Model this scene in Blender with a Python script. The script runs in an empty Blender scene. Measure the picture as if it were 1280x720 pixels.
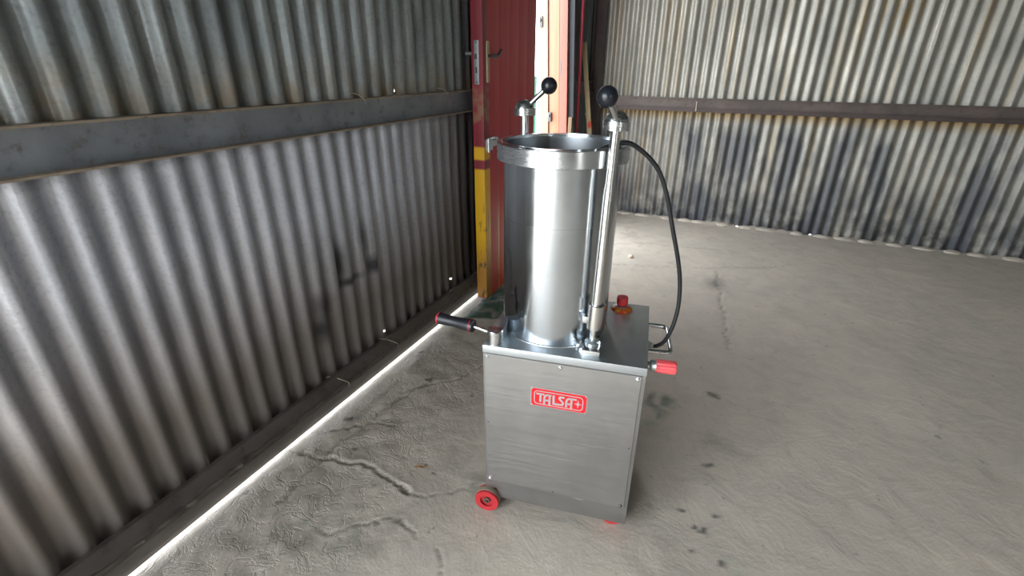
import bpy, bmesh, math, random
import numpy as np
from mathutils import Vector, Matrix

R = math.radians
SC = bpy.context.scene
COL = SC.collection
random.seed(4)
rng = np.random.default_rng(7)

# ------------------------------------------------------------------ camera
YAW, PITCH, ROLL = 0.4269, 0.4288, 0.0062
cam_data = bpy.data.cameras.new('camera')
cam = bpy.data.objects.new('camera', cam_data)
COL.objects.link(cam)
SC.camera = cam
cam_data.sensor_width = 36.0
cam_data.lens = 36.0 * 605.3 / 1280.0
cam_data.clip_start = 0.02
cam_data.clip_end = 400
cam.matrix_world = (Matrix.Translation((0, 0, 1.2)) @ Matrix.Rotation(YAW, 4, 'Z') @
                    Matrix.Rotation(math.pi / 2 - PITCH, 4, 'X') @ Matrix.Rotation(ROLL, 4, 'Z'))

# ------------------------------------------------------------------ sky, daylight, exposure
world = bpy.data.worlds.new('world')
SC.world = world
world.use_nodes = True
wn = world.node_tree.nodes
bg = wn['Background']
bg.inputs['Color'].default_value = (0.88, 0.945, 1.0, 1)     # bright overcast sky
bg.inputs['Strength'].default_value = 8.0


def portal(name, loc, target, sx, sy):
    """guides the sampling of skylight through a real opening; gives no light of its own"""
    l = bpy.data.lights.new(name, 'AREA')
    l.shape = 'RECTANGLE'
    l.size, l.size_y = sx, sy
    l.cycles.is_portal = True
    o = bpy.data.objects.new(name, l)
    COL.objects.link(o)
    o.location = loc
    o.rotation_euler = (Vector(target) - Vector(loc)).to_track_quat('-Z', 'Y').to_euler()
    return o


# skylight comes in by: a wide opening in the left wall behind the camera, the open front,
# the doorway, and the gap under the left wall
portal('side_opening', (-1.26, -1.35, 1.08), (0, -1.35, 1.08), 2.2, 2.16)
portal('front_opening', (-.6, -2.62, 1.2), (-.6, 0, 1.2), 1.3, 2.4)
portal('doorway', (-1.36, 3.27, 1.05), (0, 3.27, 1.05), .84, 2.1)
portal('sill_gap', (-1.26, 1.3, .01), (0, 1.3, .01), 3.2, .05)
SC.view_settings.view_transform = 'Standard'
SC.view_settings.look = 'None'
SC.view_settings.exposure = 0.62
SC.view_settings.gamma = 1.0
SC.view_settings.use_curve_mapping = False
SC.cycles.use_denoising = True
SC.cycles.max_bounces = 10
SC.cycles.diffuse_bounces = 5
SC.cycles.glossy_bounces = 5


# ------------------------------------------------------------------ materials
def new_mat(name, color=(.5, .5, .5), rough=.5, metal=0.0):
    m = bpy.data.materials.new(name)
    m.use_nodes = True
    b = m.node_tree.nodes['Principled BSDF']
    b.inputs['Base Color'].default_value = (*color, 1)
    b.inputs['Roughness'].default_value = rough
    b.inputs['Metallic'].default_value = metal
    return m, m.node_tree, b


class G:
    """small helper to wire shader nodes"""
    def __init__(s, nt):
        s.nt = nt
        s.co = s.n('ShaderNodeTexCoord').outputs['Object']

    def n(s, t, **kw):
        nd = s.nt.nodes.new(t)
        for k, v in kw.items():
            setattr(nd, k, v)
        return nd

    def link(s, a, b):
        s.nt.links.new(a, b)

    def mapping(s, scale=(1, 1, 1), loc=(0, 0, 0), src=None):
        m = s.n('ShaderNodeMapping')
        m.inputs['Scale'].default_value = scale
        m.inputs['Location'].default_value = loc
        s.link(src or s.co, m.inputs['Vector'])
        return m.outputs[0]

    def noise(s, vec, scale=5, detail=4, rough=.6, dist=0):
        t = s.n('ShaderNodeTexNoise')
        t.inputs['Scale'].default_value = scale
        t.inputs['Detail'].default_value = detail
        t.inputs['Roughness'].default_value = rough
        t.inputs['Distortion'].default_value = dist
        s.link(vec, t.inputs['Vector'])
        return t.outputs['Fac']

    def ramp(s, f, lo, hi, a=0.0, b=1.0):
        m = s.n('ShaderNodeMapRange')
        m.inputs['From Min'].default_value = lo
        m.inputs['From Max'].default_value = hi
        m.inputs['To Min'].default_value = a
        m.inputs['To Max'].default_value = b
        s.link(f, m.inputs['Value'])
        return m.outputs[0]

    def math(s, op, a, b=None):
        m = s.n('ShaderNodeMath', operation=op)
        for i, v in enumerate((a, b)):
            if v is None:
                continue
            if isinstance(v, (int, float)):
                m.inputs[i].default_value = v
            else:
                s.link(v, m.inputs[i])
        return m.outputs[0]

    def mix(s, f, a, b):
        m = s.n('ShaderNodeMix', data_type='RGBA')
        for sock, v in ((m.inputs[0], f), (m.inputs[6], a), (m.inputs[7], b)):
            if isinstance(v, (int, float)):
                sock.default_value = v
            elif isinstance(v, tuple):
                sock.default_value = (*v, 1)
            else:
                s.link(v, sock)
        return m.outputs[2]

    def xyz(s):
        x = s.n('ShaderNodeSeparateXYZ')
        s.link(s.co, x.inputs[0])
        return x.outputs

    def bump(s, h, strength=.3, dist=.01, normal=None):
        b = s.n('ShaderNodeBump')
        b.inputs['Strength'].default_value = strength
        b.inputs['Distance'].default_value = dist
        s.link(h, b.inputs['Height'])
        if normal:
            s.link(normal, b.inputs['Normal'])
        return b.outputs[0]

    def blob(s, c, r, soft=.5, wob=.25):
        """0..1 stain around the object-space point c, stretched by r"""
        v = s.mapping(tuple(1 / q for q in r), tuple(-a / q for a, q in zip(c, r)))
        l = s.n('ShaderNodeVectorMath', operation='LENGTH')
        s.link(v, l.inputs[0])
        nz = s.noise(s.co, 9, 4)
        l2 = s.math('ADD', l.outputs['Value'], s.math('MULTIPLY', s.math('SUBTRACT', nz, .5), wob * 6))
        return s.ramp(l2, 1.0, 1.0 - soft, 0, 1)


def steel(name, col=(.62, .64, .66), rough=.25, streak='z', scratch=.5, dull=None):
    m, nt, b = new_mat(name, col, rough, 1)
    g = G(nt)
    sc = {'z': (60, 60, 1.2), 'x': (1.5, 60, 160), 'r': (3, 3, 120)}[streak]
    s1 = g.noise(g.mapping(sc), 1.5, 5, .65)
    s2 = g.noise(g.co, 7, 4)
    g.link(g.math('ADD', g.ramp(s1, .3, .7, rough - .03, rough + .04), g.ramp(s2, .35, .7, -.04, .1)), b.inputs['Roughness'])
    c = g.mix(g.ramp(s2, .35, .75), col, tuple(q * .8 for q in col))
    g.link(c, b.inputs['Base Color'])
    g.link(g.bump(s1, .06 * scratch * 2, .002), b.inputs['Normal'])
    return m


M = {}
M['steel_drum'] = steel('steel_drum', (.58, .63, .68), .15, 'z', .05)
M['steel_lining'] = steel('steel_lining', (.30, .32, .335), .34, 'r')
M['steel_ring'] = steel('steel_ring', (.68, .70, .71), .25, 'r', .03)
M['steel_rod'] = steel('steel_rod', (.72, .72, .71), .2, 'z', .2)
M['steel_top'] = steel('steel_top', (.60, .64, .67), .40, 'x', .2)
M['bolt'] = new_mat('bolt', (.78, .80, .84), .22, 1)[0]
M['dark_bolt'] = new_mat('dark_bolt', (.10, .10, .10), .4, .8)[0]


def cabinet_mat(k=1.0):
    m, nt, b = new_mat('steel_cabinet', (.5, .5, .5), .42, 1)
    g = G(nt)
    s2 = g.noise(g.co, 5, 3)
    s1 = g.noise(g.mapping((2, 30, 70)), 2, 5, .6)
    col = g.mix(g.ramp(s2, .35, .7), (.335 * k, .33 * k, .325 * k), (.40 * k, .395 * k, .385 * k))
    scr = g.noise(g.mapping((3, 40, 75), (.3, 0, .2)), 1.6, 2, .5, .3)     # long pale scuffs
    mask = g.math('MULTIPLY', g.ramp(scr, .70, .74), g.ramp(g.noise(g.co, 6, 2), .5, .6))
    col = g.mix(mask, col, (.78, .77, .75))
    g.link(col, b.inputs['Base Color'])
    g.link(g.ramp(s1, .3, .7, .36, .50), b.inputs['Roughness'])
    g.link(g.bump(s1, .08, .001), b.inputs['Normal'])
    return m


M['steel_cabinet'] = cabinet_mat()
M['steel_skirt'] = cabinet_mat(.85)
M['black_plastic'] = new_mat('black_plastic', (.012, .014, .02), .28)[0]
M['black_grip'] = new_mat('black_grip', (.015, .016, .022), .35)[0]
M['black_rubber'] = new_mat('black_rubber', (.012, .013, .015), .42)[0]
M['red_plastic'] = new_mat('red_plastic', (.42, .020, .026), .45)[0]
M['red_knob'] = new_mat('red_knob', (.80, .10, .11), .4)[0]
M['plate_red'] = new_mat('plate_red', (.60, .010, .016), .35)[0]
M['plate_silver'] = new_mat('plate_silver', (.45, .41, .42), .4, .3)[0]
M['tread'] = new_mat('tread', (.24, .20, .15), .85)[0]
M['rust_hub'] = new_mat('rust_hub', (.16, .11, .09), .4, .6)[0]
M['zinc'] = new_mat('zinc', (.55, .60, .62), .35, .9)[0]
M['brass'] = new_mat('brass', (.42, .34, .22), .45, .6)[0]
M['cream_wood'] = new_mat('cream_wood', (.75, .62, .48), .7)[0]
M['offcut'] = new_mat('offcut', (.16, .11, .065), .8)[0]
M['stop_red'] = new_mat('stop_red', (.85, .05, .06), .55)[0]


def collar_mat():
    m, nt, b = new_mat('yellow_collar', (.8, .2, .02), .4)
    g = G(nt)
    g.link(g.mix(g.ramp(g.noise(g.co, 60, 3), .40, .55), (.75, .06, .02), (.85, .42, .05)), b.inputs['Base Color'])
    return m


M['collar'] = collar_mat()


def tin_mat(name, pale, mid, rust_or_foot, kind):
    m, nt, b = new_mat(name, mid, .5, .6 if kind.startswith('left') else .35)
    g = G(nt)
    x, y, z = g.xyz()
    n1 = g.noise(g.mapping((2, 2, .8)), 3, 5)
    speck = g.noise(g.co, 90, 4, .7)
    col = g.mix(g.ramp(n1, .32, .68), pale, mid)
    col = g.mix(g.ramp(speck, .5, .75, 0, .5), col, tuple(q * .45 for q in mid))
    streaks = g.noise(g.mapping((16, 16, .55)), 1.6, 4, .6)
    if kind == 'left_upper':
        rust = g.math('MULTIPLY', g.ramp(z, 1.24, 1.08), g.ramp(g.noise(g.co, 12, 4), .40, .62, .1, .9))
        col = g.mix(rust, col, rust_or_foot)
    elif kind == 'left_lower':
        col = g.mix(g.ramp(z, .75, .35, 0, .85), col, rust_or_foot)           # brown foot, with the light's falloff down the sheet painted in
        col = g.mix(g.ramp(y, 1.75, 2.15, 0, .8), col, (.06, .045, .04))  # weaker light near the door, painted as darker tin
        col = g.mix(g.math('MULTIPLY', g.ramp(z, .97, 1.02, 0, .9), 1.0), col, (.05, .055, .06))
        for c, r in (((-1.237, 1.13, .42), (.2, .06, .07)), ((-1.237, 1.10, .34), (.2, .05, .07)),
                     ((-1.237, 1.27, .465), (.2, .09, .022)), ((-1.237, 1.40, .48), (.2, .05, .05)), ((-1.237, 1.36, .60), (.2, .04, .10)),
                     ((-1.237, 1.23, .55), (.2, .03, .12))):
            col = g.mix(g.math('MULTIPLY', g.blob(c, r, .8, .15), .85), col, (.015, .018, .02))
    elif kind == 'back':
        col = g.mix(g.ramp(streaks, .55, .70, 0, .75), col, rust_or_foot)
        for c, r in (((.83, 4.30, 1.50), (.03, .2, .16)), ((.77, 4.30, 1.62), (.012, .2, .4)), ((.70, 4.30, 1.65), (.012, .2, .4)), ((.60, 4.3, 1.5), (.01, .2, .4)),
                     ((.9, 4.30, 1.65), (.02, .2, .25))):
            col = g.mix(g.math('MULTIPLY', g.blob(c, r, .8, .12), .9), col, (.36, .24, .08))
        col = g.mix(g.math('MULTIPLY', g.ramp(z, .80, .87), g.ramp(g.math('SUBTRACT', .93, z), 0, .02)), col, (.26, .18, .08))
        soot = g.math('MULTIPLY', g.ramp(z, .50, .02), g.ramp(g.noise(g.co, 7, 4), .32, .55))
        col = g.mix(soot, col, (.05, .05, .055))
        soot2 = g.math('MULTIPLY', g.ramp(g.noise(g.mapping((3, 3, .9), (.4, 0, 0)), 2.2, 4), .45, .60, 0, .8), g.ramp(z, .9, .7))
        col = g.mix(soot2, col, (.08, .085, .10))
    g.link(col, b.inputs['Base Color'])
    g.link(g.ramp(n1, .3, .7, .32, .46) if kind.startswith('left') else g.ramp(n1, .3, .7, .36, .55), b.inputs['Roughness'])
    g.link(g.bump(speck, .12, .002), b.inputs['Normal'])
    return m


M['tin_left_upper'] = tin_mat('tin_left_upper', (.36, .385, .39), (.18, .20, .205), (.26, .19, .11), 'left_upper')
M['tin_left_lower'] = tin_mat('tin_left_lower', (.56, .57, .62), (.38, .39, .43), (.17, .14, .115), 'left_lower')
M['tin_back'] = tin_mat('tin_back', (.40, .385, .34), (.27, .265, .24), (.34, .25, .14), 'back')
M['tin_dark'] = tin_mat('tin_dark', (.10, .12, .12), (.06, .075, .075), (.1, .07, .05), 'plain')


def girder_mat(name, a, bcol, c2):
    m, nt, b = new_mat(name, a, .5, .25)
    g = G(nt)
    n1 = g.noise(g.mapping((3, 3, 3)), 2.5, 5)
    n2 = g.noise(g.co, 30, 5, .7)
    col = g.mix(g.ramp(n1, .35, .65), a, bcol)
    col = g.mix(g.ramp(n2, .55, .72, 0, .7), col, c2)
    g.link(col, b.inputs['Base Color'])
    g.link(g.bump(n2, .15, .002), b.inputs['Normal'])
    return m


M['girder_blue'] = girder_mat('girder_blue', (.30, .32, .35), (.20, .215, .24), (.14, .11, .08))
M['girder_brown'] = girder_mat('girder_brown', (.15, .115, .10), (.10, .08, .072), (.06, .045, .04))
M['girder_lip'] = girder_mat('girder_lip', (.40, .33, .25), (.28, .22, .17), (.12, .09, .07))
M['sill_steel'] = girder_mat('sill_steel', (.13, .11, .095), (.085, .07, .06), (.05, .04, .035))
M['dark_paint'] = girder_mat('dark_paint', (.010, .013, .020), (.007, .009, .013), (.02, .018, .018))
M['rust_post'] = girder_mat('rust_post', (.085, .06, .055), (.06, .045, .04), (.03, .03, .03))


def wood_paint(name, base, dark, extra=None):
    m, nt, b = new_mat(name, base, .45)
    g = G(nt)
    n1 = g.noise(g.mapping((14, 14, .8)), 2, 5, .6)
    n2 = g.noise(g.co, 18, 5)
    col = g.mix(g.ramp(n1, .35, .7, 0, .8), base, dark)
    if extra:
        col = extra(g, col, n2)
    g.link(col, b.inputs['Base Color'])
    g.link(g.bump(n1, .15, .002), b.inputs['Normal'])
    return m


def leaf_face(g, col, n2):
    x, y, z = g.xyz()       # local to the leaf: y along the leaf from its free edge, z up
    col = g.mix(g.ramp(z, .75, .15, 0, .6), col, (.48, .075, .03))      # warmer, more orange towards the foot
    line = g.math('MULTIPLY', g.ramp(g.math('ABSOLUTE', g.math('SUBTRACT', y, .155)), .012, .006), g.ramp(z, .50, .40))
    col = g.mix(g.math('MULTIPLY', line, g.ramp(n2, .35, .5)), col, (.55, .26, .015))
    return g.mix(g.ramp(n2, .62, .72, 0, .7), col, (.07, .02, .02))


def leaf_edge(g, col, n2):
    x, y, z = g.xyz()
    yel = g.math('MULTIPLY', g.ramp(z, .805, .795), g.ramp(z, .0, .01))
    red = g.math('MULTIPLY', g.ramp(z, .69, .70), g.ramp(z, .745, .735))
    ym = g.math('MULTIPLY', yel, g.math('SUBTRACT', 1.0, red))
    yc = g.mix(g.ramp(z, .35, .15), (.66, .36, .012), (.34, .15, .02))
    chips = g.ramp(g.noise(g.mapping((30, 30, 9)), 1.5, 4), .56, .64)
    col = g.mix(ym, col, g.mix(g.math('MULTIPLY', chips, g.ramp(z, .62, .35)), yc, (.05, .04, .035)))
    bare = g.math('MULTIPLY', g.ramp(g.math('ABSOLUTE', g.math('SUBTRACT', z, .985)), .09, .06), g.ramp(n2, .42, .56))
    return g.mix(bare, col, (.25, .12, .07))


M['leaf_face'] = wood_paint('leaf_face', (.48, .026, .038), (.32, .016, .026), leaf_face)
M['leaf_edge'] = wood_paint('leaf_edge', (.26, .022, .035), (.10, .016, .02), leaf_edge)
M['frame_pink'] = wood_paint('frame_pink', (.42, .10, .065), (.30, .06, .04))
M['frame_orange'] = wood_paint('frame_orange', (.44, .17, .09), (.36, .11, .06))
M['frame_cream'] = wood_paint('frame_cream', (.36, .24, .17), (.30, .17, .11))
M['red_pole'] = wood_paint('red_pole', (.30, .015, .035), (.22, .01, .02))
M['green'] = new_mat('green', (.01, .16, .09), .6)[0]


def floor_mat():
    m, nt, b = new_mat('concrete_floor', (.36, .33, .30), .62)
    g = G(nt)
    n1 = g.noise(g.co, 1.3, 5, .6, .4)
    n2 = g.noise(g.co, 9, 6, .65, .6)
    n3 = g.noise(g.co, 60, 5, .7)
    col = g.mix(g.ramp(n1, .35, .65), (.55, .475, .395), (.47, .415, .35))
    col = g.mix(g.ramp(n2, .45, .72, 0, .55), col, (.39, .35, .31))
    col = g.mix(g.ramp(n3, .60, .72, 0, .45), col, (.20, .175, .15))
    n4 = g.noise(g.mapping((1, 1, 1), (7, 1, 0)), 22, 4, .6, .3)
    col = g.mix(g.ramp(n4, .66, .72, 0, .6), col, (.17, .16, .14))
    x, y, z = g.xyz()
    nearwall = g.ramp(x, -.70, -1.0)
    gm = g.math('MULTIPLY', g.ramp(g.noise(g.mapping((1, 1, 1), (3, 5, 0)), 3.2, 6, .7), .62, .72), g.ramp(n2, .42, .6, 0, .55))
    col = g.mix(gm, col, (.17, .28, .20))
    at = g.n('ShaderNodeAttribute', attribute_name='wear')
    sep = g.n('ShaderNodeSeparateColor')
    g.link(at.outputs['Color'], sep.inputs[0])
    col = g.mix(g.math('MULTIPLY', sep.outputs[0], g.ramp(n3, .3, .6, .45, .9)), col, (.10, .095, .08))
    col = g.mix(g.math('MULTIPLY', sep.outputs[1], g.ramp(n2, .35, .50, .45, .97)), col, (.03, .085, .055))
    col = g.mix(g.math('MULTIPLY', sep.outputs[2], g.ramp(n3, .25, .5, .5, .9)), col, (.07, .065, .06))
    g.link(col, b.inputs['Base Color'])
    rg = g.math('ABSOLUTE', g.math('SUBTRACT', g.noise(g.co, 14, 5, .6, .8), .5))
    h = g.math('ADD', g.math('MULTIPLY', n2, 1.0), g.math('MULTIPLY', n3, .25))
    h = g.math('ADD', h, g.math('MULTIPLY', g.math('MULTIPLY', g.ramp(rg, 0, .05), nearwall), .6))
    g.link(g.bump(h, .35, .012), b.inputs['Normal'])
    g.link(g.ramp(n2, .3, .7, .5, .75), b.inputs['Roughness'])
    return m


M['floor'] = floor_mat()


def ground_mat():
    m, nt, b = new_mat('dusty_ground', (.5, .46, .4), .9)
    g = G(nt)
    g.link(g.mix(g.noise(g.co, 3, 5), (.62, .58, .50), (.48, .44, .38)), b.inputs['Base Color'])
    return m


M['ground'] = ground_mat()


# ------------------------------------------------------------------ mesh helpers
def to_obj(name, bm, mat, parent=None, smooth=28, kind=None):
    me = bpy.data.meshes.new(name)
    bm.normal_update()
    bm.to_mesh(me)
    bm.free()
    if smooth:
        me.shade_smooth()
        me.set_sharp_from_angle(angle=R(smooth))
    me.materials.append(M[mat] if isinstance(mat, str) else mat)
    o = bpy.data.objects.new(name, me)
    COL.objects.link(o)
    if parent:
        o.parent = parent
    if kind:
        o['kind'] = kind
    return o


def empty(name, loc=(0, 0, 0), rz=0, label=None, cat=None, kind=None):
    o = bpy.data.objects.new(name, None)
    COL.objects.link(o)
    o.empty_display_size = .1
    o.location = loc
    o.rotation_euler = (0, 0, rz)
    if label:
        o['label'] = label
        o['category'] = cat
    if kind:
        o['kind'] = kind
    return o


def tag(o, label, cat, group=None):
    o['label'] = label
    o['category'] = cat
    if group:
        o['group'] = group
    return o


def box(bm, lo, hi, bev=0.0, seg=2):
    vs = [bm.verts.new((x, y, z)) for x in (lo[0], hi[0]) for y in (lo[1], hi[1]) for z in (lo[2], hi[2])]
    fs = [(0, 1, 3, 2), (4, 6, 7, 5), (0, 4, 5, 1), (2, 3, 7, 6), (0, 2, 6, 4), (1, 5, 7, 3)]
    faces = [bm.faces.new([vs[i] for i in f]) for f in fs]
    if bev > 0:
        ed = list({e for f in faces for e in f.edges})
        bmesh.ops.bevel(bm, geom=ed, offset=bev, segments=seg, affect='EDGES', profile=.7)
    return bm


def bx(lo, hi, bev=0.0, seg=2):
    return box(bmesh.new(), lo, hi, bev, seg)


def frame_of(ax):
    ax = Vector(ax).normalized()
    a = Vector((0, 0, 1)) if abs(ax.z) < .9 else Vector((1, 0, 0))
    e1 = ax.cross(a).normalized()
    return ax, e1, ax.cross(e1)


def lathe(prof, org=(0, 0, 0), ax=(0, 0, 1), seg=40, bm=None):
    """prof: list of (radius, height along ax)"""
    bm = bm or bmesh.new()
    ax, e1, e2 = frame_of(ax)
    org = Vector(org)
    rings = []
    for r, h in prof:
        c = org + ax * h
        if r < 1e-6:
            rings.append([bm.verts.new(c)])
        else:
            rings.append([bm.verts.new(c + (e1 * math.cos(t) + e2 * math.sin(t)) * r)
                          for t in (2 * math.pi * k / seg for k in range(seg))])
    for a, b in zip(rings, rings[1:]):
        for k in range(seg):
            k2 = (k + 1) % seg
            if len(a) == 1 and len(b) == 1:
                continue
            if len(a) == 1:
                bm.faces.new((a[0], b[k2], b[k]))
            elif len(b) == 1:
                bm.faces.new((a[k], a[k2], b[0]))
            else:
                bm.faces.new((a[k], a[k2], b[k2], b[k]))
    bmesh.ops.recalc_face_normals(bm, faces=bm.faces)
    return bm


def smooth_path(pts, n=8):
    P = [Vector(p) for p in pts]
    P = [P[0] * 2 - P[1]] + P + [P[-1] * 2 - P[-2]]
    out = []
    for i in range(1, len(P) - 2):
        for k in range(n):
            t = k / n
            a, b, c, d = P[i - 1], P[i], P[i + 1], P[i + 2]
            out.append(.5 * ((2 * b) + (c - a) * t + (2 * a - 5 * b + 4 * c - d) * t * t + (3 * b - a - 3 * c + d) * t ** 3))
    out.append(P[-2])
    return out


def tube(pts, r, seg=14, bm=None):
    bm = bm or bmesh.new()
    P = [Vector(p) for p in pts]
    rad = r if isinstance(r, (list, tuple)) else [r] * len(P)
    T = [(P[min(i + 1, len(P) - 1)] - P[max(i - 1, 0)]).normalized() for i in range(len(P))]
    _, e1, _ = frame_of(T[0])
    rings = []
    for i, p in enumerate(P):
        e1 = (e1 - T[i] * e1.dot(T[i])).normalized()
        e2 = T[i].cross(e1)
        rings.append([bm.verts.new(p + (e1 * math.cos(t) + e2 * math.sin(t)) * rad[i])
                      for t in (2 * math.pi * k / seg for k in range(seg))])
    for a, b in zip(rings, rings[1:]):
        for k in range(seg):
            bm.faces.new((a[k], a[(k + 1) % seg], b[(k + 1) % seg], b[k]))
    bm.faces.new(rings[0][::-1])
    bm.faces.new(rings[-1])
    bmesh.ops.recalc_face_normals(bm, faces=bm.faces)
    return bm


def rod(a, b, r, seg=18, bm=None, bev=0.0):
    a, b = Vector(a), Vector(b)
    L = (b - a).length
    bv = bev or r * .12
    return lathe([(0, 0), (r - bv, 0), (r, bv), (r, L - bv), (r - bv, L), (0, L)], a, b - a, seg, bm)


def prism(poly, axis_map, t0, t1, bm=None):
    """extrude the 2-D polygon between t0 and t1; axis_map(a, b, t) -> xyz"""
    bm = bm or bmesh.new()
    A = [bm.verts.new(axis_map(a, b, t0)) for a, b in poly]
    B = [bm.verts.new(axis_map(a, b, t1)) for a, b in poly]
    bm.faces.new(A)
    bm.faces.new(B[::-1])
    n = len(poly)
    for i in range(n):
        bm.faces.new((A[i], B[i], B[(i + 1) % n], A[(i + 1) % n]))
    bmesh.ops.recalc_face_normals(bm, faces=bm.faces)
    return bm


def stroke(bm, pts, w, t0, t1, amap, closed=False):
    """flat band of width w along a 2-D polyline, given thickness"""
    n = len(pts)
    P = [Vector(p) for p in pts]
    L, Rr = [], []
    for i in range(n):
        if closed:
            a, b = P[i - 1], P[(i + 1) % n]
            d1, d2 = (P[i] - a).normalized(), (b - P[i]).normalized()
        else:
            d1 = (P[i] - P[i - 1]).normalized() if i else (P[1] - P[0]).normalized()
            d2 = (P[i + 1] - P[i]).normalized() if i < n - 1 else d1
        t = (d1 + d2).normalized()
        nn = Vector((-t.y, t.x))
        k = w / 2 / max(.45, nn.dot(Vector((-d1.y, d1.x))))
        L.append(P[i] + nn * k)
        Rr.append(P[i] - nn * k)
    m = n if closed else n - 1
    for i in range(m):
        j = (i + 1) % n
        prism([L[i], L[j], Rr[j], Rr[i]], amap, t0, t1, bm)


# ------------------------------------------------------------------ setting: floor
XL, YB = -1.2256, 4.306          # left wall face, back wall face


def c2r(p):
    """a floor point measured in the camera's heading -> room axes"""
    c, s = math.cos(YAW), math.sin(YAW)
    return (p[0] * c - p[1] * s, p[0] * s + p[1] * c)


def value_noise(X, Y, cell, seed):
    r = np.random.default_rng(seed)
    T = r.random((256, 256))
    gx, gy = X / cell + 100, Y / cell + 100
    i, j = np.floor(gx).astype(int), np.floor(gy).astype(int)
    fx, fy = gx - i, gy - j
    fx, fy = fx * fx * (3 - 2 * fx), fy * fy * (3 - 2 * fy)
    g = lambda a, b: T[a % 256, b % 256]
    return (g(i, j) * (1 - fx) + g(i + 1, j) * fx) * (1 - fy) + (g(i, j + 1) * (1 - fx) + g(i + 1, j + 1) * fx) * fy - .5


def seg_dist(X, Y, pts):
    D = np.full(X.shape, 9.0)
    for (x0, y0), (x1, y1) in zip(pts, pts[1:]):
        dx, dy = x1 - x0, y1 - y0
        t = np.clip(((X - x0) * dx + (Y - y0) * dy) / (dx * dx + dy * dy), 0, 1)
        D = np.minimum(D, np.hypot(X - x0 - t * dx, Y - y0 - t * dy))
    return D


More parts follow.
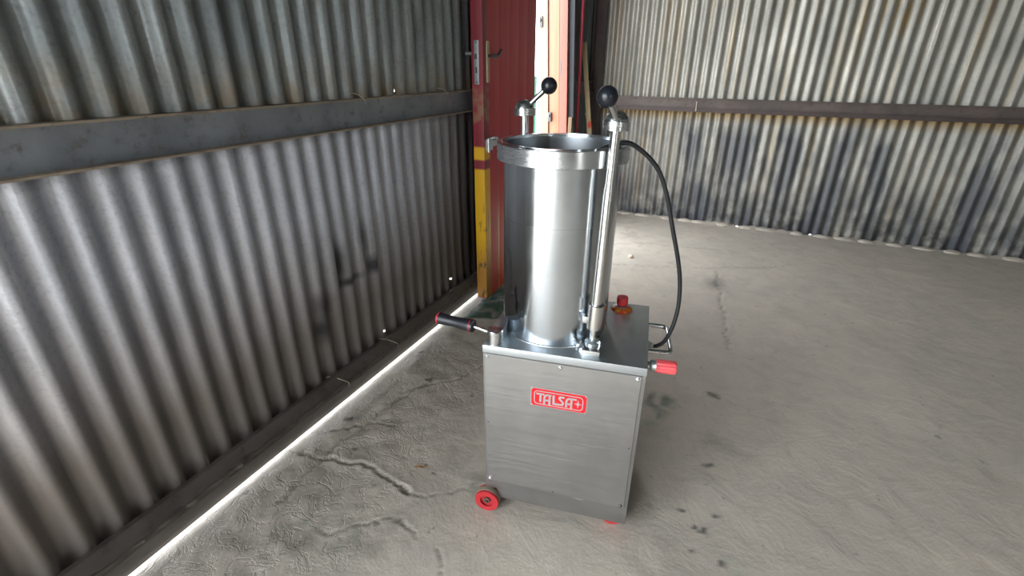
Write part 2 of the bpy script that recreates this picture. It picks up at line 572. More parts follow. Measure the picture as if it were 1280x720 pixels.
def build_floor():
    xs = np.concatenate([np.arange(-1.32, -.25, .0065), np.arange(-.25, 1.3, .0125), np.arange(1.3, 3.66, .08)])
    ys = np.concatenate([np.arange(-2.6, .3, .08), np.arange(.3, 1.75, .0065), np.arange(1.75, 2.7, .0125), np.arange(2.7, 4.45, .025)])
    X, Y = np.meshgrid(xs, ys, indexing='ij')
    Wx = X + .022 * value_noise(X, Y, .05, 1) + .014 * value_noise(X, Y, .018, 11) + .010 * value_noise(X, Y, .009, 13)
    Wy = Y + .022 * value_noise(X, Y, .05, 2) + .014 * value_noise(X, Y, .018, 12) + .010 * value_noise(X, Y, .009, 14)
    Z = .006 * value_noise(X, Y, .6, 3) + .0035 * value_noise(X, Y, .16, 4) + .0018 * value_noise(X, Y, .05, 5)
    edge = np.clip((X + .65) / -.5, 0, 1)
    Z += edge * .010 * value_noise(X, Y, .07, 8) + edge * .004 * value_noise(X, Y, .03, 9)   # rough broken strip along the wall
    crack = np.zeros_like(X)
    cracks = [([(-.80, 1.29), (-.733, 1.268), (-.614, 1.239), (-.50, 1.215), (-.42, 1.17), (-.35, 1.132), (-.304, 1.091)], .0065, .006, .6),
              ([(-.35, 1.132), (-.304, 1.095), (-.231, 1.098), (-.121, 1.111), (-.06, 1.10)], .004, .003, .5),
              ([(-.537, .952), (-.473, .963), (-.399, .985), (-.334, 1.004), (-.28, .964), (-.255, .94)], .005, .004, .7),
              ([(-.70, 1.05), (-.66, 1.14), (-.63, 1.24), (-.58, 1.33), (-.50, 1.45), (-.40, 1.62)], .006, .003, .55),
              ([(-.72, 1.35), (-.60, 1.38), (-.5, 1.42), (-.42, 1.40)], .005, .004, .6),
              ([(-.45, 1.60), (-.35, 1.66), (-.22, 1.70), (-.12, 1.80)], .006, .004, .6),
              ([(-.21, .90), (-.18, .86), (-.17, .82)], .004, .003, .5),
              ([(1.32, 2.9), (1.25, 2.7), (1.16, 2.4), (1.10, 2.2), (1.02, 1.95)], .008, .004, .5),
              ([(.35, 3.02), (.8, 3.0), (1.3, 2.96), (1.8, 2.99)], .012, .002, .35),
              ([(.3, 3.5), (.7, 3.42), (1.0, 3.46), (1.5, 3.3)], .012, .002, .3)]
    for pts, w, dep, dk in cracks:
        w, dep = w * .8, dep * .9
        dk = min(1, dk * 1.2)
        d = seg_dist(Wx, Wy, [c2r(p) for p in pts])
        Z -= dep * np.exp(-(d / w) ** 2)
        Z += dep * .25 * np.exp(-((d - w * 2.5) / (w * 1.5)) ** 2)
        crack = np.maximum(crack, dk * np.exp(-(d / (w * .8)) ** 2))
    cx, cy = c2r((-.35, 1.35))
    dark = np.zeros_like(X)
    spots = [((.654, 1.218), .013), ((.513, 1.035), .009), ((.555, .978), .011), ((-.60, 1.43), .012), ((-.545, 1.275), .007), ((-.35, 1.68), .010),
             ((.60, 1.02), .006), ((.53, .985), .006), ((-.25, 1.18), .007), ((.57, .86), .007), ((.807, 1.592), .016), ((.49, .90), .006), ((-.42, 1.9), .012), ((-.27, 1.22), .006)]
    for p, r in spots:
        x0, y0 = c2r(p)
        d = np.hypot(Wx - x0, (Wy - y0))
        dark = np.maximum(dark, np.clip(1.6 - d / r, 0, 1))
    x0, y0 = c2r((1.24, 2.70))
    d = np.hypot((Wx - x0) / .05, (Wy - y0) / .10)
    dark = np.maximum(dark, .6 * np.exp(-d ** 2))
    dark = np.maximum(dark, .2 * np.exp(-((X + .62 + .3 * value_noise(X, Y, .3, 21)) / .12) ** 2) * np.clip(value_noise(X, Y, .06, 22) * 4, 0, 1))
    green = np.zeros_like(X)
    for p, r, k in (((.581, 1.564), .05, .7), ((.55, 1.50), .04, .6), ((-.10, 1.14), .04, .35), ((.72, 1.32), .05, .25), ((-.45, .92), .05, .3), ((-.60, .95), .05, .35)):
        x0, y0 = c2r(p)
        green = np.maximum(green, k * np.clip(1.7 - np.hypot(Wx - x0, Wy - y0) / r, 0, 1) * np.clip(value_noise(X, Y, .03, 31) * 3 + .6, 0, 1))
    # green paint left on the floor in front of the door leaf
    band = 1.6 * np.clip((Wx + 1.17) / .01, 0, 1) * np.clip((-.985 - Wx) / .012, 0, 1) * np.clip((Y - 1.99 - (X + 1.0) * .4) / .03, 0, 1) * np.clip((2.95 - Y) / .05, 0, 1)
    green = np.clip(np.maximum(green, band), 0, 1)
    hinge = np.clip((Y - 4.28) / .05, 0, 1)
    Z += hinge * .02 * (.5 + value_noise(X, Y, .09, 41))
    # the machine, the sill and the door stand on flat spots
    c, s = math.cos(.166), math.sin(.166)
    u = (X + .502) * c + (Y - .927) * s
    v = -(X + .502) * s + (Y - .927) * c
    flat = np.clip(1 - np.maximum(np.maximum(-u - .05, u - .45), np.maximum(-v - .05, v - .40)) / .06, 0, 1)
    Z *= 1 - flat
    Z -= np.clip((-.0 - X - 1.14) / .05, 0, 1) * Z * .8
    nx, ny = X.shape
    V = np.stack([X, Y, Z], -1).reshape(-1, 3)
    idx = np.arange(nx * ny).reshape(nx, ny)
    F = np.stack([idx[:-1, :-1], idx[1:, :-1], idx[1:, 1:], idx[:-1, 1:]], -1).reshape(-1, 4)
    me = bpy.data.meshes.new('floor')
    me.from_pydata(V.tolist(), [], F.tolist())
    me.shade_smooth()
    ca = me.color_attributes.new('wear', 'FLOAT_COLOR', 'POINT')
    C4 = np.stack([crack, green, dark, np.ones_like(X)], -1).reshape(-1)
    ca.data.foreach_set('color', C4.astype(np.float32))
    me.materials.append(M['floor'])
    o = bpy.data.objects.new('floor', me)
    COL.objects.link(o)
    o['kind'] = 'structure'


build_floor()

gbm = bmesh.new()
for (x0, x1, y0, y1) in ((-40, -1.3, -40, 60), (3.6, 40, -40, 60), (-1.3, 3.6, -40, -2.6), (-1.3, 3.6, 4.42, 60)):
    vs = [gbm.verts.new(p) for p in ((x0, y0, -.02), (x1, y0, -.02), (x1, y1, -.02), (x0, y1, -.02))]
    gbm.faces.new(vs)
to_obj('ground', gbm, 'ground', smooth=0, kind='structure')


# ------------------------------------------------------------------ setting: corrugated walls
def sheet(name, mat, parent, org, along, inward, width, z0, z1, pitch=.074, amp=.0120, phase=0.0, holes=(), back=0.0, seed=0, ripple=0.0):
    """one corrugated sheet; along/inward unit vectors; holes = [(s, z)] nail holes that let daylight in"""
    org, along, inward = Vector(org), Vector(along), Vector(inward)
    per = 8
    n = max(4, int(round(width / pitch * per)))
    zs = list(np.linspace(z0, z1, 13))
    for hs, hz in holes:
        zs += [hz - .004, hz + .005]
    zs = sorted(zs)
    r = random.Random(seed)
    ph2 = r.random() * 6
    bm = bmesh.new()
    rows = []
    for z in zs:
        row = []
        for i in range(n + 1):
            s = width * i / n
            sa = s + (org.dot(along))
            d = amp * math.cos(2 * math.pi * (sa - phase) / pitch) - back
            d += .0025 * math.sin(z * 5 + sa * 4)
            zz = z
            if ripple and z == zs[0]:
                zz += ripple * (r.random() - .5)
            row.append(bm.verts.new(org + along * s + inward * d + Vector((0, 0, zz))))
        rows.append(row)
    for a in range(len(zs) - 1):
        for i in range(n):
            skip = False
            for hs, hz in holes:
                s_mid = org.dot(along) + width * (i + .5) / n
                if abs(s_mid - hs) < width / n * .51 and abs((zs[a] + zs[a + 1]) / 2 - hz) < .0046:
                    skip = True
            if not skip:
                bm.faces.new((rows[a][i], rows[a][i + 1], rows[a + 1][i + 1], rows[a + 1][i]))
    return to_obj(name, bm, mat, parent, smooth=80)


def channel(parent, name, mat, lip_mat, p0, along, inward, length, z0, z1, depth, t=.005, lip=.0):
    """C-section rail, open towards the room"""
    p0, along, inward = Vector(p0), Vector(along), Vector(inward)

    def amap(a, b, tt):
        return p0 + along * tt + inward * a + Vector((0, 0, b))
    web = [(0, z0), (0, z1), (t, z1), (t, z0)]
    o = to_obj(name, prism(web, amap, 0, length), mat, parent, smooth=0)
    for zz in (z1 - t, z0):
        f = [(0, zz), (0, zz + t), (depth, zz + t), (depth, zz)]
        fo = to_obj('flange', prism(f, amap, 0, length), lip_mat, o, smooth=0)
        if lip:
            up = (zz == z0)
            l = [(depth - t, zz + (t if up else -lip)), (depth - t, zz + (lip if up else 0)), (depth, zz + (lip if up else 0)), (depth, zz + (t if up else -lip))]
            to_obj('flange_lip', prism(l, amap, 0, length), lip_mat, o, smooth=0)
    return o


IN = (1, 0, 0)
wl = empty('wall_left', (XL, 0, 0), kind='structure')
wl.location = (0, 0, 0)
SX = XL - .016
HU = [(1.649, 1.112)]
HL = [(1.564, .865), (1.979, .190), (1.405, .175), (2.178, .187)]
starts = [-2.6, -1.85, -1.10, -.35, .40, 1.175 - .037, 1.175 + .64 - .148 + .037, 2.43]
starts = [-.25, .25, .95, 1.51, 2.23]
for i, s0 in enumerate(starts):
    w = (starts[i + 1] if i + 1 < len(starts) else 2.90) - s0
    sheet('corrugated_sheet', 'tin_left_upper', wl, (SX, s0, 0), (0, 1, 0), IN, w + (.08 if i + 1 < len(starts) else 0), 1.075, 2.72,
          phase=1.167, holes=[h for h in HU if s0 <= h[0] < s0 + w], back=.0012 * (i % 2), seed=i)
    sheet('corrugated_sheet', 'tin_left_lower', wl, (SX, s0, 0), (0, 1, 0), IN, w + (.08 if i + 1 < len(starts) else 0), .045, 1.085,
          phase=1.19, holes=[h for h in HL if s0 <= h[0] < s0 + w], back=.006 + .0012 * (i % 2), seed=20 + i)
sheet('corrugated_sheet', 'tin_dark', wl, (SX, 3.80, 0), (0, 1, 0), IN, .56, .03, 2.72, phase=1.167, seed=50)  # unlit stretch past the doorway; its shade is put into the dark tin
sheet('corrugated_sheet', 'tin_left_upper', wl, (SX, 2.90, 0), (0, 1, 0), IN, .90, 2.16, 2.72, phase=1.167, seed=51)
channel(wl, 'rail', 'girder_blue', 'girder_lip', (XL - .003, -.25, 0), (0, 1, 0), IN, 3.13, 1.003, 1.098, .036)
channel(wl, 'rail', 'girder_brown', 'girder_brown', (XL - .003, 3.80, 0), (0, 1, 0), IN, .5, 1.003, 1.098, .036)


def sill():
    p0 = Vector((0, -2.6, 0))

    def amap(a, b, t):
        return Vector((a, -.25 + t, b))
    # folded sill: sloping top ledge and a face leaning back towards the ground
    sec = [(XL - .006, .150), (XL + .012, .152), (-1.178, .122), (-1.178, .108), (XL - .0, .013), (XL - .008, .013), (-1.186, .108), (XL - .006, .141)]
    o = to_obj('sill', prism(sec, amap, 0, 3.13), 'sill_steel', wl, smooth=0)
    # rough wavy upper bead of mortar and dirt
    pts, rad = [], []
    for k in range(170):
        pts.append((-1.182 + .003 * math.sin(k * 1.7) + .002 * random.random(), -.25 + k * 3.13 / 169, .118 + .004 * random.random()))
        rad.append(.006 + .004 * random.random())
    to_obj('mortar_bead', tube(pts, rad, 7), 'sill_steel', o)


sill()
for (s, z) in ((1.382, 1.100), (1.915, 1.100)):
    bm = tube(smooth_path([(XL - .02, s, z + .012), (XL + .01, s, z + .014), (-1.186, s, z + .002), (-1.186, s + .012, z - .014)], 4), .0014, 8)
    to_obj('hook_bolt', bm, 'girder_lip', wl)
for (s, z) in ((1.107, .136), (1.408, .139)):
    bm = tube(smooth_path([(XL - .02, s - .03, z + .012), (XL + .01, s - .02, z + .012), (-1.172, s, z - .008), (-1.172, s + .002, z - .028)], 4), .0014, 8)
    to_obj('hook_bolt', bm, 'girder_lip', wl)

wb = empty('wall_back', (0, 0, 0), kind='structure')
INB = (0, -1, 0)
bst = [XL + .02, -.46, .25, .96, 1.67, 2.38, 3.09]
bst = [XL + .01, XL + .75, XL + 1.49, XL + 2.23, XL + 2.97, XL + 3.71, XL + 4.45]
for i, s0 in enumerate(bst):
    w = (bst[i + 1] if i + 1 < len(bst) else 3.62) - s0
    sheet('corrugated_sheet', 'tin_back', wb, (s0, YB + .014, 0), (1, 0, 0), INB, w + .02, .95, 2.72, pitch=.0715, phase=XL + .105, back=.003 * (i % 2), seed=60 + i, amp=.010)
    sheet('corrugated_sheet', 'tin_back', wb, (s0, YB + .014, 0), (1, 0, 0), INB, w + .02, .0, .96, pitch=.0715, phase=XL + .11, back=.006 + .003 * (i % 2), seed=80 + i, amp=.010, ripple=.01)
rb = channel(wb, 'rail', 'girder_brown', 'girder_brown', (XL + .08, YB + .003, 0), (1, 0, 0), INB, 4.75, .885, .985, .04)
bm = bx((XL + .08, YB - .046, .885), (XL + 4.8, YB - .040, .912))
to_obj('flange_lip', bm, 'rust_post', rb, smooth=0)
bm = tube([(-.368, YB - .05, .965), (-.368, YB - .052, .93), (-.366, YB - .05, .89)], .0025, 8)
to_obj('hook_bolt', bm, 'cream_wood', wb)
to_obj('opening_post', bx((XL - .05, -.32, 0), (XL + .01, -.24, 2.72)), 'girder_brown', wl, smooth=0)
sheet('corrugated_sheet', 'tin_left_upper', wl, (SX, -2.6, 0), (0, 1, 0), IN, 2.3, 2.16, 2.72, seed=52)
# lumps of mortar along the foot of the back wall
for k in range(26):
    x = XL + .2 + k * .17 + random.uniform(-.04, .04)
    bm = bmesh.new()
    bmesh.ops.create_icosphere(bm, subdivisions=2, radius=1)
    for v_ in bm.verts:
        v_.co = Vector((x + v_.co.x * random.uniform(.05, .06) * (1 + .2 * (k % 3)), YB - .005 + v_.co.y * .035, v_.co.z * random.uniform(.014, .022)))
    to_obj('mortar_lump', bm, 'floor', wb)
# corner post: an old steel angle
pb = bmesh.new()
box(pb, (XL + .0, YB - .012, 0), (XL + .085, YB - .004, 2.72))
box(pb, (XL + .0, YB - .09, 0), (XL + .008, YB - .012, 2.72))
to_obj('corner_post', pb, 'rust_post', wb, smooth=0)

wr = empty('wall_right', (0, 0, 0), kind='structure')
for k in range(9):
    sheet('corrugated_sheet', 'tin_back', wr, (3.60, -2.3 + k * .74, 0), (0, 1, 0), (-1, 0, 0), .75, .0, 2.72, pitch=.074, back=.003 * (k % 2), seed=100 + k)
channel(wr, 'rail', 'girder_brown', 'girder_brown', (3.585, -2.3, 0), (0, 1, 0), (-1, 0, 0), 6.6, .885, .985, .04)
wf = empty('wall_front', (0, 0, 0), kind='structure')  # unseen front wall, kept mostly closed to dim the drum's reflections
sheet('corrugated_sheet', 'tin_back', wf, (.05, -2.62, 0), (1, 0, 0), (0, 1, 0), 3.55, .0, 2.72, seed=120)
sheet('corrugated_sheet', 'tin_back', wf, (-1.24, -2.62, 0), (1, 0, 0), (0, 1, 0), 1.30, 2.4, 2.72, seed=121)
cb = bx((-1.45, -2.7, 2.72), (3.8, 4.5, 2.76))
to_obj('ceiling', cb, 'tin_dark', smooth=0, kind='structure')

# ------------------------------------------------------------------ setting: doorway in the left wall
fr = empty('door_1', (XL + .006, 3.70, 0), kind='structure')
fr.rotation_euler = (0, R(-2.4), 0)
to_obj('inner_stop', bx((-.041, .0, 0), (.018, .06, 2.1), .003), 'frame_pink', fr)
post = to_obj('door_post', bx((-.130, .020, 0), (-.050, .09, 2.1), .004), 'frame_orange', fr)
to_obj('outer_board', bx((-.195, .008, 0), (-.135, .07, 2.1), .003), 'frame_cream', fr)
to_obj('latch_slot', bx((-.036, -.002, 1.150), (-.028, .004, 1.245)), 'dark_bolt', post, smooth=0)
for z, xx in ((1.505, -.185), (.855, -.120)):
    bm = bx((xx - .012, -.004, z - .035), (xx + .012, .012, z + .035), .002)
    k = to_obj('catch_plate', bm, 'dark_bolt', fr)
    to_obj('catch_pin', rod((xx - .006, -.028, z + .012), (xx - .006, .0, z + .012), .012, 14), 'zinc', k)
# steel post beside the frame, near post and header (mostly behind the leaf)
to_obj('side_post', bx((.020, .03, 0), (.060, .10, 2.2)), 'dark_paint', fr, smooth=0)
to_obj('near_post', bx((XL - .10, 2.76, 0), (XL - .0, 2.84, 2.16), .003), 'frame_pink', wl)
to_obj('header', bx((XL - .10, 2.80, 2.1), (XL - .0, 3.85, 2.16), .003), 'frame_pink', wl)

# ------------------------------------------------------------------ the red door leaf, folded back against the wall
leaf = empty('door_2', (-1.165, 2.106, .048), kind='structure')
LT, LW, LH = .057, .628, 2.04
to_obj('edge_stile', bx((0, 0, 0), (LT, .060, LH), .003), 'leaf_edge', leaf)
ws = [.112, .118, .11, .108, .117]
y0 = .0625
for w in ws:
    to_obj('plank', bx((.010, y0, 0), (LT - .002, y0 + w - .0012, LH), .0012), 'leaf_face', leaf)
    y0 += w
for z in (.02, 1.0, 1.9):
    to_obj('ledge', bx((-.010, .07, z), (.010, LW - .02, z + .12), .003), 'leaf_face', leaf)
zl = 1.217 - .048
lp = to_obj('lock_plate', bx((.014, -.003, zl - .092), (.038, .001, zl + .088), .001), 'zinc', leaf)
to_obj('lock_latch', bx((.021, -.010, zl + .012), (.031, 0, zl + .034), .002), 'dark_bolt', lp)
to_obj('lock_bolt', bx((.022, -.004, zl - .045), (.030, 0, zl - .020), .001), 'dark_bolt', lp)
for dz in (-.083, .079):
    to_obj('screw', rod((.026, -.0045, zl + dz), (.026, -.002, zl + dz), .0035, 12), 'dark_bolt', lp)
hp = to_obj('handle_plate', bx((LT, .032, 1.085), (LT + .006, .056, 1.255), .002), 'brass', leaf)
to_obj('lever', tube(smooth_path([(LT, .046, 1.195), (LT + .045, .046, 1.195), (LT + .050, .052, 1.196), (LT + .048, .075, 1.208), (LT + .046, .095, 1.220)], 4), .007, 12), 'dark_bolt', hp)
to_obj('inside_knob', rod((-.045, .03, 1.205), (0, .03, 1.205), .008, 14), 'zinc', leaf)
hs = to_obj('hasp', bx((LT - .001, .015, .782), (LT + .010, .075, .835), .002), 'zinc', leaf)
to_obj('hasp_knuckle', rod((LT + .012, .022, .775), (LT + .012, .022, .842), .008, 14), 'zinc', hs)
to_obj('hasp_staple', tube(smooth_path([(LT, .045, .835), (LT + .03, .05, .842), (LT + .032, .075, .838), (LT, .085, .832)], 4), .006, 10), 'zinc', hs)
to_obj('hasp_strap', bx((LT - .001, .078, .795), (LT + .006, .135, .822), .002), 'zinc', hs)

# ------------------------------------------------------------------ things in the corner by the doorway
o = to_obj('pole', rod((-1.198, 3.86, 0.0), (-1.198, 3.815, 2.3), .012, 16), 'red_pole')
tag(o, 'thin dark red pole standing upright in the corner beside the doorway', 'pole')


def batten():
    a, b = Vector((-1.03, 3.97, .0)), Vector((-1.216, 3.97, 1.37))
    ax = (b - a).normalized()
    w = Vector((1, 0, 0)) - ax * ax.x
    w.normalize()
    t = ax.cross(w)
    bm = bmesh.new()
    vs = []
    for p, h in ((a, .022), (b, .016)):
        for i, j in ((-1, -1), (1, -1), (1, 1), (-1, 1)):
            vs.append(bm.verts.new(p + w * h * i + t * .007 * j))
    for f in ((0, 1, 2, 3), (7, 6, 5, 4), (0, 4, 5, 1), (1, 5, 6, 2), (2, 6, 7, 3), (3, 7, 4, 0)):
        bm.faces.new([vs[i] for i in f])
    bmesh.ops.recalc_face_normals(bm, faces=bm.faces)
    m, nt, bs = new_mat('batten_wood', (.42, .34, .20), .7)
    g = G(nt)
    c = g.mix(g.noise(g.mapping((20, 20, 2)), 2, 4), (.46, .37, .22), (.34, .27, .16))
    c = g.mix(g.blob((-1.13, 3.97, .78), (.02, .2, .035), .5, .1), c, (.55, .05, .03))
    g.link(c, bs.inputs['Base Color'])
    o = to_obj('batten', bm, m, smooth=0)
    tag(o, 'pale wooden batten with a red mark leaning in the corner right of the red pole', 'plank')


batten()
o = to_obj('stick', tube([(-.94, 4.06, .0), (-1.07, 4.06, .44), (-1.195, 4.055, .86)], .005, 8), 'zinc')
tag(o, 'thin grey stick leaning between the red pole and the pale batten', 'stick')
o = to_obj('wood_block', bx((-1.200, 3.63, 0), (-1.172, 3.665, .86), .004), 'offcut')
tag(o, 'short brown timber offcut standing beside the doorway, left of the red pole', 'timber')
o = to_obj('green_board', bx((-1.68, 4.02, -.02), (-1.625, 4.05, 1.13), .004), 'green')
tag(o, 'narrow green board standing outside the bright doorway', 'board')

# ------------------------------------------------------------------ small debris on the floor
def pebble(loc, s, mat, label, cat, name):
    bm = bmesh.new()
    bmesh.ops.create_icosphere(bm, subdivisions=2, radius=1)
    r = random.Random(int(loc[0] * 1000))
    for v_ in bm.verts:
        k = 1 + r.uniform(-.18, .18)
        v_.co = Vector((v_.co.x * s[0] * k, v_.co.y * s[1] * k, v_.co.z * s[2] * k))
    o = to_obj(name, bm, mat)
    o.location = loc
    tag(o, label, cat)


x, y = c2r((.82, 3.144))
pebble((x, y, .009), (.018, .014, .012), 'cream_wood', 'small pale stone lying on the concrete floor near the back wall', 'stone', 'pebble')


def dry_leaf():
    x, y = c2r((-.298, 1.199))
    bm = bmesh.new()
    rows = []
    for i in range(9):
        t = i / 8
        w = .0045 * math.sin(math.pi * min(1, t * 1.05 + .02)) + .001
        if 3 <= i <= 4:
            w *= .5
        rows.append([bm.verts.new((-.019 + t * .038, w * k, .004 + .003 * math.sin(t * 5) + .002 * abs(k))) for k in (-1, 0, 1)])
    for a, b in zip(rows, rows[1:]):
        for k in range(2):
            bm.faces.new((a[k], b[k], b[k + 1], a[k + 1]))
    bmesh.ops.solidify(bm, geom=bm.faces, thickness=.0012)
    m = new_mat('dry_leaf', (.50, .24, .05), .7)[0]
    o = to_obj('dry_leaf', bm, m)
    o.location = (x, y, .0)
    o.rotation_euler = (0, 0, YAW)
    tag(o, 'small curled orange-brown dry leaf on the floor left of the steel machine', 'leaf')


dry_leaf()

# ------------------------------------------------------------------ the steel sausage filler
mc = empty('sausage_filler', (-.502, .927, 0), .1662,
           'stainless steel hydraulic sausage filler with tall open drum on a square cabinet on wheels', 'machine')
W_, D_, ZT, ZB = .403, .337, .562, .046

# cabinet body with a notch at the front left corner for the wheel
NW, NZ = .046, .078


def cabinet():
    bm = bmesh.new()
    zt = ZT - .003
    # front face polygon with notch
    f = [(NW, ZB), (W_, ZB), (W_, zt), (0, zt), (0, NZ), (NW - .014, NZ)]
    t = .002
    amap = lambda a, b, y: (a, y, b)
    prism(f, amap, .002, .004, bm)                         # front
    prism([(0, ZB), (W_, ZB), (W_, zt), (0, zt)], amap, D_ - .002, D_, bm)      # back
    ymap = lambda a, b, x: (x, a, b)
    prism([(.044, ZB), (D_ - .002, ZB), (D_ - .002, zt), (.004, zt), (.004, NZ), (.044, NZ)], ymap, 0, t, bm)   # left
    prism([(.004, ZB), (D_ - .002, ZB), (D_ - .002, zt), (.004, zt)], ymap, W_ - t, W_, bm)  # right
    box(bm, (.05, .05, ZB + .004), (W_ - .004, D_ - .004, ZB + .007))
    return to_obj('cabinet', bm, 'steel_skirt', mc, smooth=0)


cab = cabinet()
tp = to_obj('top_plate', bx((-.001, -.001, ZT - .022), (W_ + .001, D_ + .001, ZT), .0025, 2), 'steel_top', mc)
fp = to_obj('front_panel', bx((.004, -.0015, .110), (.394, .002, .538), .0008, 1), 'steel_cabinet', mc)
for (a, b, big) in ((.012, .530, 0), (.200, .529, 0), (.386, .529, 1), (.012, .320, 2), (.386, .318, 2), (.014, .116, 1), (.198, .114, 2), (.384, .116, 3)):
    r_ = {0: .0042, 1: .0058, 2: .0022, 3: .0042}[big]
    bm = lathe([(0, .0), (r_ * 1.15, 0), (r_ * 1.15, .0012), (r_, .003), (r_ * .5, .0045), (0, .0046)] if big != 2 else [(0, 0), (r_, 0), (r_, .0006), (0, .0008)],
               (a, -.001, b), (0, -1, 0), 14)
    to_obj('bolt', bm, 'bolt' if big < 2 else 'dark_bolt', fp)


def nameplate():
    u0, u1, z0, z1 = .1275, .2725, .404, .460
    npl = to_obj('nameplate', bx((u0, -.0030, z0), (u1, -.0012, z1), .0006, 1), 'plate_silver', mc)
    Wn, Hn = u1 - u0, z1 - z0
    amap = lambda a, b, t: (u0 + a * Wn, -t, z1 - b * Hn)
    field = [(.035, .03), (.965, .03), (.985, .10), (.985, .90), (.965, .97), (.035, .97), (.015, .90), (.015, .10)]
    to_obj('red_field', prism(field, amap, .003, .0034), 'plate_red', npl, smooth=0)
    asp = Wn / Hn

    def smap(a, b, t):          # a in plate heights
        return (u0 + a * Hn, -t, z1 - b * Hn)
    bm = bmesh.new()
    # rounded frame line
    ln = []
    x0, x1, ya, yb, rr = .07 * asp, .925 * asp, .15, .86, .17
    for cx_, cy_, a0 in ((x1 - rr, ya + rr, -90), (x1 - rr, yb - rr, 0), (x0 + rr, yb - rr, 90), (x0 + rr, ya + rr, 180)):
        for k in range(6):
            a = R(a0 + k * 18)
            ln.append((cx_ + rr * math.cos(a), cy_ + rr * math.sin(a)))
    stroke(bm, ln, .042, .0034, .0040, smap, closed=True)
    to_obj('frame_line', bm, 'plate_silver', npl, smooth=0)
    q = lambda L: [(a * asp, b) for a, b in L]
    letters = {
        'letter_t': [[(.105, .30), (.250, .30)], [(.180, .30), (.180, .74)]],
        'letter_a': [[(.250, .86), (.250, .50), (.262, .38), (.290, .31), (.375, .30)], [(.345, .30), (.345, .88)], [(.250, .60), (.345, .60)]],
        'letter_l': [[(.415, .26), (.415, .72), (.50, .72)]],
        'letter_s': [[(.605, .30), (.530, .30), (.515, .38), (.528, .44), (.572, .54), (.585, .62), (.572, .71), (.50, .72)]],
        'letter_a_': [[(.640, .80), (.640, .50), (.652, .38), (.680, .31), (.815, .30)], [(.728, .30), (.728, .84)], [(.640, .60), (.728, .60)]],
    }
    for nm, st in letters.items():
        bm = bmesh.new()
        for s_ in st:
            stroke(bm, q(s_), .095, .0034, .0043, smap)
        to_obj(nm.rstrip('_'), bm, 'plate_silver', npl, smooth=0)
    star = []
    cx_, cy_ = .842 * asp, .53
    for k in range(8):
        a = R(45 * k)
        r_ = (.24 if k % 2 == 0 else .055) * (.72 if k in (0, 4) else 1)
        star.append((cx_ + r_ * math.cos(a), cy_ + r_ * math.sin(a)))
    to_obj('star', prism(star, smap, .0034, .0043), 'plate_silver', npl, smooth=0)
    for a, b in ((.03, .06), (.975, .06), (.025, .94), (.975, .94)):
        to_obj('rivet', lathe([(0, 0), (.0024, 0), (.0018, .0012), (0, .0016)], amap(a, b, .0032), (0, -1, 0), 12), 'bolt', npl)


nameplate()

# drum
CX, CY = .152, .172
drum = to_obj('drum', lathe([(.1395, ZT), (.1395, 1.012), (.1425, 1.036), (.1425, 1.043), (.1370, 1.043), (.1362, 1.036)], (CX, CY, 0), seg=128), 'steel_drum', mc)
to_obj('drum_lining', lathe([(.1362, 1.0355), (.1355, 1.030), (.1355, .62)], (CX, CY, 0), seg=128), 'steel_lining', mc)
to_obj('drum_collar', lathe([(.1398, 1.0034), (.1545, 1.0034), (.1557, 1.0046), (.1557, 1.0398), (.1545, 1.041), (.146, 1.041), (.146, 1.037), (.1427, 1.036)], (CX, CY, 0), seg=128), 'steel_ring', mc)
to_obj('base_flange', lathe([(.1396, ZT), (.1425, ZT), (.1420, ZT + .003), (.1396, ZT + .004)], (CX, CY, 0), seg=96), 'steel_ring', mc)
to_obj('piston', lathe([(0, .695), (.10, .695), (.128, .69), (.1345, .682), (.1345, .655), (0, .655)], (CX, CY, 0), seg=96), 'steel_ring', mc)
for z in (.868,):
    to_obj('weld_seam', lathe([(.1395, z - .0005), (.13958, z), (.1395, z + .0005)], (CX, CY, 0), seg=96), 'steel_lining', drum)


def column(foot, head, ball, root_):
    f, h = Vector((foot[0], foot[1], ZT)), Vector(head)
    ax = (h - f).normalized()
    L = (h - f).length
    at = lambda z: f + ax * ((z - ZT) / ax.z)
    hh = lambda z: (z - ZT) / ax.z
    c = to_obj('column', lathe([(0, 0), (.016, 0), (.014, .010), (.009, .016), (.009, hh(.622)), (.0185, hh(.6222)), (.0192, hh(.6232)), (.0192, hh(.6858)), (.0185, hh(.6866)),
                                (.0130, hh(.6868)), (.0130, hh(.955)), (.0108, hh(.975)), (.0108, L), (0, L)], f, ax, 32), 'steel_rod', mc)
    c['label'] = 'polished steel clamp column'
    # clamp head: short cylinder with a dome
    hd = to_obj('clamp_head', lathe([(0, 0), (.0270, 0), (.0275, .0006), (.0275, .0175), (.0270, .0180), (.0250, .0181), (.0238, .0225), (.0212, .0275), (.0170, .0320), (.0115, .0355), (.0055, .0373), (0, .0378)], h, ax, 48), 'steel_ring', c)
    b = Vector(ball)
    root = Vector(root_)
    d = (b - root).normalized()
    to_obj('clamp_lever', rod(root, b - d * .010, .0068, 20), 'steel_rod', c)
    prof = [(0, -.0205)] + [(.0205 * math.sin(R(a)), -.0205 * math.cos(R(a))) for a in range(12, 180, 12)] + [(0, .0205)]
    k = to_obj('ball_knob', lathe(prof, b, d, 32), 'black_plastic', c)
    return c


col1 = column((.268, .054), (.2785, .054, 1.084), (.2600, .004, 1.149), (.2800, .040, 1.100))
col2 = column((.036, .290), (.0290, .292, 1.086), (.0905, .292, 1.157), (.036, .290, 1.107))
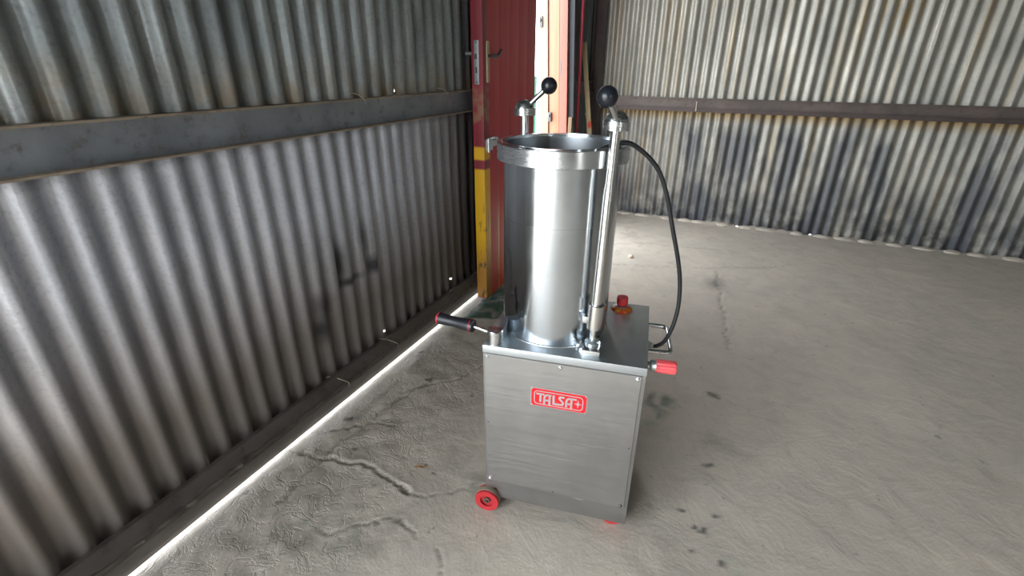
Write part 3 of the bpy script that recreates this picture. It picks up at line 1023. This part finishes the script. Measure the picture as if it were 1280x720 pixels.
# clamp foot: cast block with a round ear and small lug
cf = to_obj('column_foot', bx((.2465, .013, ZT), (.2905, .052, ZT + .017), .0025), 'steel_ring', mc)
to_obj('foot_ear', lathe([(0, 0), (.023, 0), (.022, .012), (.018, .016), (0, .017)], (.250, .050, ZT), seg=24), 'steel_ring', cf)
to_obj('foot_washer', lathe([(0, 0), (.019, 0), (.019, .006), (.012, .012), (0, .012)], (.268, .054, ZT + .016), seg=24), 'zinc', cf)
to_obj('foot_bolt', rod((.287, .048, ZT + .016), (.287, .048, ZT + .030), .004, 10), 'bolt', cf)
to_obj('side_lug', bx((.240, .048, .634), (.252, .066, .652), .003), 'bolt', cf)
cf2 = to_obj('column_foot', bx((.010, .285, ZT), (.060, .325, ZT + .017), .0025), 'steel_ring', mc)
# valve lever on the left
vl = to_obj('lever_boss', lathe([(0, 0), (.0205, 0), (.0205, .034), (.0190, .0365), (0, .037)], (.0265, .0215, ZT), seg=40), 'steel_ring', mc)
arm = [(.010, .034), (.008, .024), (.045, .020), (.046, .060), (.040, .105), (.028, .100)]
to_obj('boss_arm', prism(arm, lambda a, b, t: (a, b, t), ZT, ZT + .0355), 'steel_top', vl)
ga, gb = Vector((-.034, .036, .590)), Vector((-.139, .051, .5915))
to_obj('lever_shaft', rod((.012, .026, .5850), ga + (ga - gb).normalized() * -.004, .0058, 16), 'steel_rod', vl)
L = (gb - ga).length
grip = to_obj('lever_grip', lathe([(0, 0), (.0125, 0), (.0165, .002), (.0178, .007), (.0172, .016), (.0148, .040), (.0140, .058), (.0146, .078), (.0158, L - .008), (.0158, L - .004), (0, L - .004)],
                                  ga, gb - ga, 36), 'black_grip', vl)
to_obj('red_cap', lathe([(0, L - .004), (.0160, L - .004), (.0160, L), (.0135, L + .003), (0, L + .0035)], ga, gb - ga, 36), 'red_plastic', grip)
to_obj('red_band', lathe([(.0172, .0080), (.0180, .0082), (.0180, .0102), (.0172, .0104)], ga, gb - ga, 36), 'red_plastic', grip)

# emergency stop button
eb = to_obj('stop_collar', lathe([(0, 0), (.030, 0), (.030, .002), (.026, .007), (.018, .010), (.013, .012), (0, .012)], (.326, .297, ZT), seg=40), 'collar', mc)
to_obj('collar_ring', lathe([(.0135, .009), (.0185, .009), (.0190, .013), (.0135, .014)], (.326, .297, ZT), seg=40), 'zinc', eb)
bt = to_obj('stop_button', lathe([(0, .012), (.011, .012), (.011, .015), (.0155, .016), (.0160, .018), (.0160, .037), (.0152, .0385), (0, .0392)], (.326, .297, ZT), seg=40), 'stop_red', eb)

# carrying handle on the right side
hz = .528
path = [(W_ - .002, .285, hz), (.425, .285, hz), (.443, .2845, hz), (.4505, .282, hz), (.4555, .276, hz), (.4575, .267, hz), (.4605, .215, hz), (.4635, .162, hz), (.4625, .152, hz), (.4575, .145, hz), (.448, .142, hz), (.43, .141, hz), (W_ - .002, .140, hz)]
hd = to_obj('side_handle', tube(smooth_path(path, 4), .0060, 16), 'steel_ring', mc, smooth=60)
# regulator knob with fluted red grip
rk = to_obj('knob_neck', lathe([(0, 0), (.009, 0), (.009, .008), (.0145, .013), (.0145, .020), (.0155, .024), (0, .024)], (W_ - .001, .060, .536), (1, .03, 0), 24), 'zinc', mc)
bm = bmesh.new()
N = 48
ax, e1, e2 = frame_of((1, .03, 0))
org = Vector((W_ + .022, .0605, .536))
rings = []
for r0, h in ((.0155, 0), (.0165, .002), (.0168, .024), (.0162, .045), (.0145, .048)):
    rings.append([bm.verts.new(org + ax * h + (e1 * math.cos(2 * math.pi * k / N) + e2 * math.sin(2 * math.pi * k / N)) * (r0 - (.0011 if k % 6 < 2 else 0))) for k in range(N)])
for a, b in zip(rings, rings[1:]):
    for k in range(N):
        bm.faces.new((a[k], a[(k + 1) % N], b[(k + 1) % N], b[k]))
bm.faces.new(rings[0])
bm.faces.new(rings[-1])
bmesh.ops.recalc_face_normals(bm, faces=bm.faces)
to_obj('regulator_knob', bm, 'red_knob', rk, smooth=25)

# cable gland and cable
cg = to_obj('cable_gland', lathe([(0, 0), (.013, 0), (.013, .008), (.010, .010), (.010, .018), (0, .018)], (W_ - .001, .180, .520), (1, 0, 0), 6), 'zinc', mc)
cpts = [(W_ + .012, .180, .520), (.430, .180, .523), (.448, .180, .542), (.461, .180, .585), (.467, .180, .642), (.462, .178, .709), (.448, .172, .774), (.424, .166, .854),
        (.401, .158, .931), (.380, .150, .981), (.358, .143, 1.011), (.330, .137, 1.035), (.302, .132, 1.0490), (.274, .124, 1.0455), (.249, .112, 1.037), (.226, .098, 1.026), (.200, .086, 1.005), (.17, .078, .96), (.14, .08, .88), (.13, .10, .78), (.15, .13, .706), (.19, .16, .703)]
to_obj('power_cable', tube(smooth_path(cpts, 6), .0052, 12), 'black_rubber', mc)
bm = bmesh.new()
sv = []
for a in range(-5, 12, 2):
    sv.append([bm.verts.new((CX + .1399 * math.cos(R(a)), CY + .1399 * math.sin(R(a)), z)) for z in (.925, .975)])
for a, b in zip(sv, sv[1:]):
    bm.faces.new((a[0], b[0], b[1], a[1]))
to_obj('warning_sticker', bm, 'plate_red', mc)


# wheels
def wheel(cx, cy, r=.0365, hub_red=True):
    y0, y1 = cy, cy + .030
    w = to_obj('wheel', lathe([(.020, .0), (.0260, -.0005), (.0350, -.001), (r, .0015), (r, .007), (.0345, .008), (.0345, .022), (r, .023), (r, .0285), (.034, .030), (.0, .030), ],
                              (cx, cy, r), (0, 1, 0), 40), 'red_plastic', mc)
    to_obj('wheel_disc', lathe([(0, .008), (.016, .008), (.0215, .007), (.0235, .002), (.0262, -.0006)], (cx, cy, r), (0, 1, 0), 40), 'red_plastic', w)
    to_obj('tyre', lathe([(.0340, .0072), (.0372, .0080), (.0372, .0222), (.0340, .0230)], (cx, cy, r + .0003), (0, 1, 0), 40), 'tread', w)
    to_obj('hub', lathe([(0, -.004), (.0035, -.004), (.0045, -.002), (.0050, .001), (.0095, .002), (.0105, .009), (0, .009)], (cx, cy, r), (0, 1, 0), 16), 'rust_hub', w)
    return w


for cx_, cy_ in ((.0065, -.016), (.366, .034), (.040, .290), (.360, .290)):
    wheel(cx_, cy_)
# axle brackets under the cabinet
for cx_, cy_ in ((.0065, .020), (.366, .066), (.040, .262), (.360, .262)):
    bm = bx((max(cx_ - .012, .006), cy_, .030), (max(cx_ + .012, .030), cy_ + .004, ZB + .006))
    to_obj('axle_bracket', bm, 'dark_bolt', mc, smooth=0)
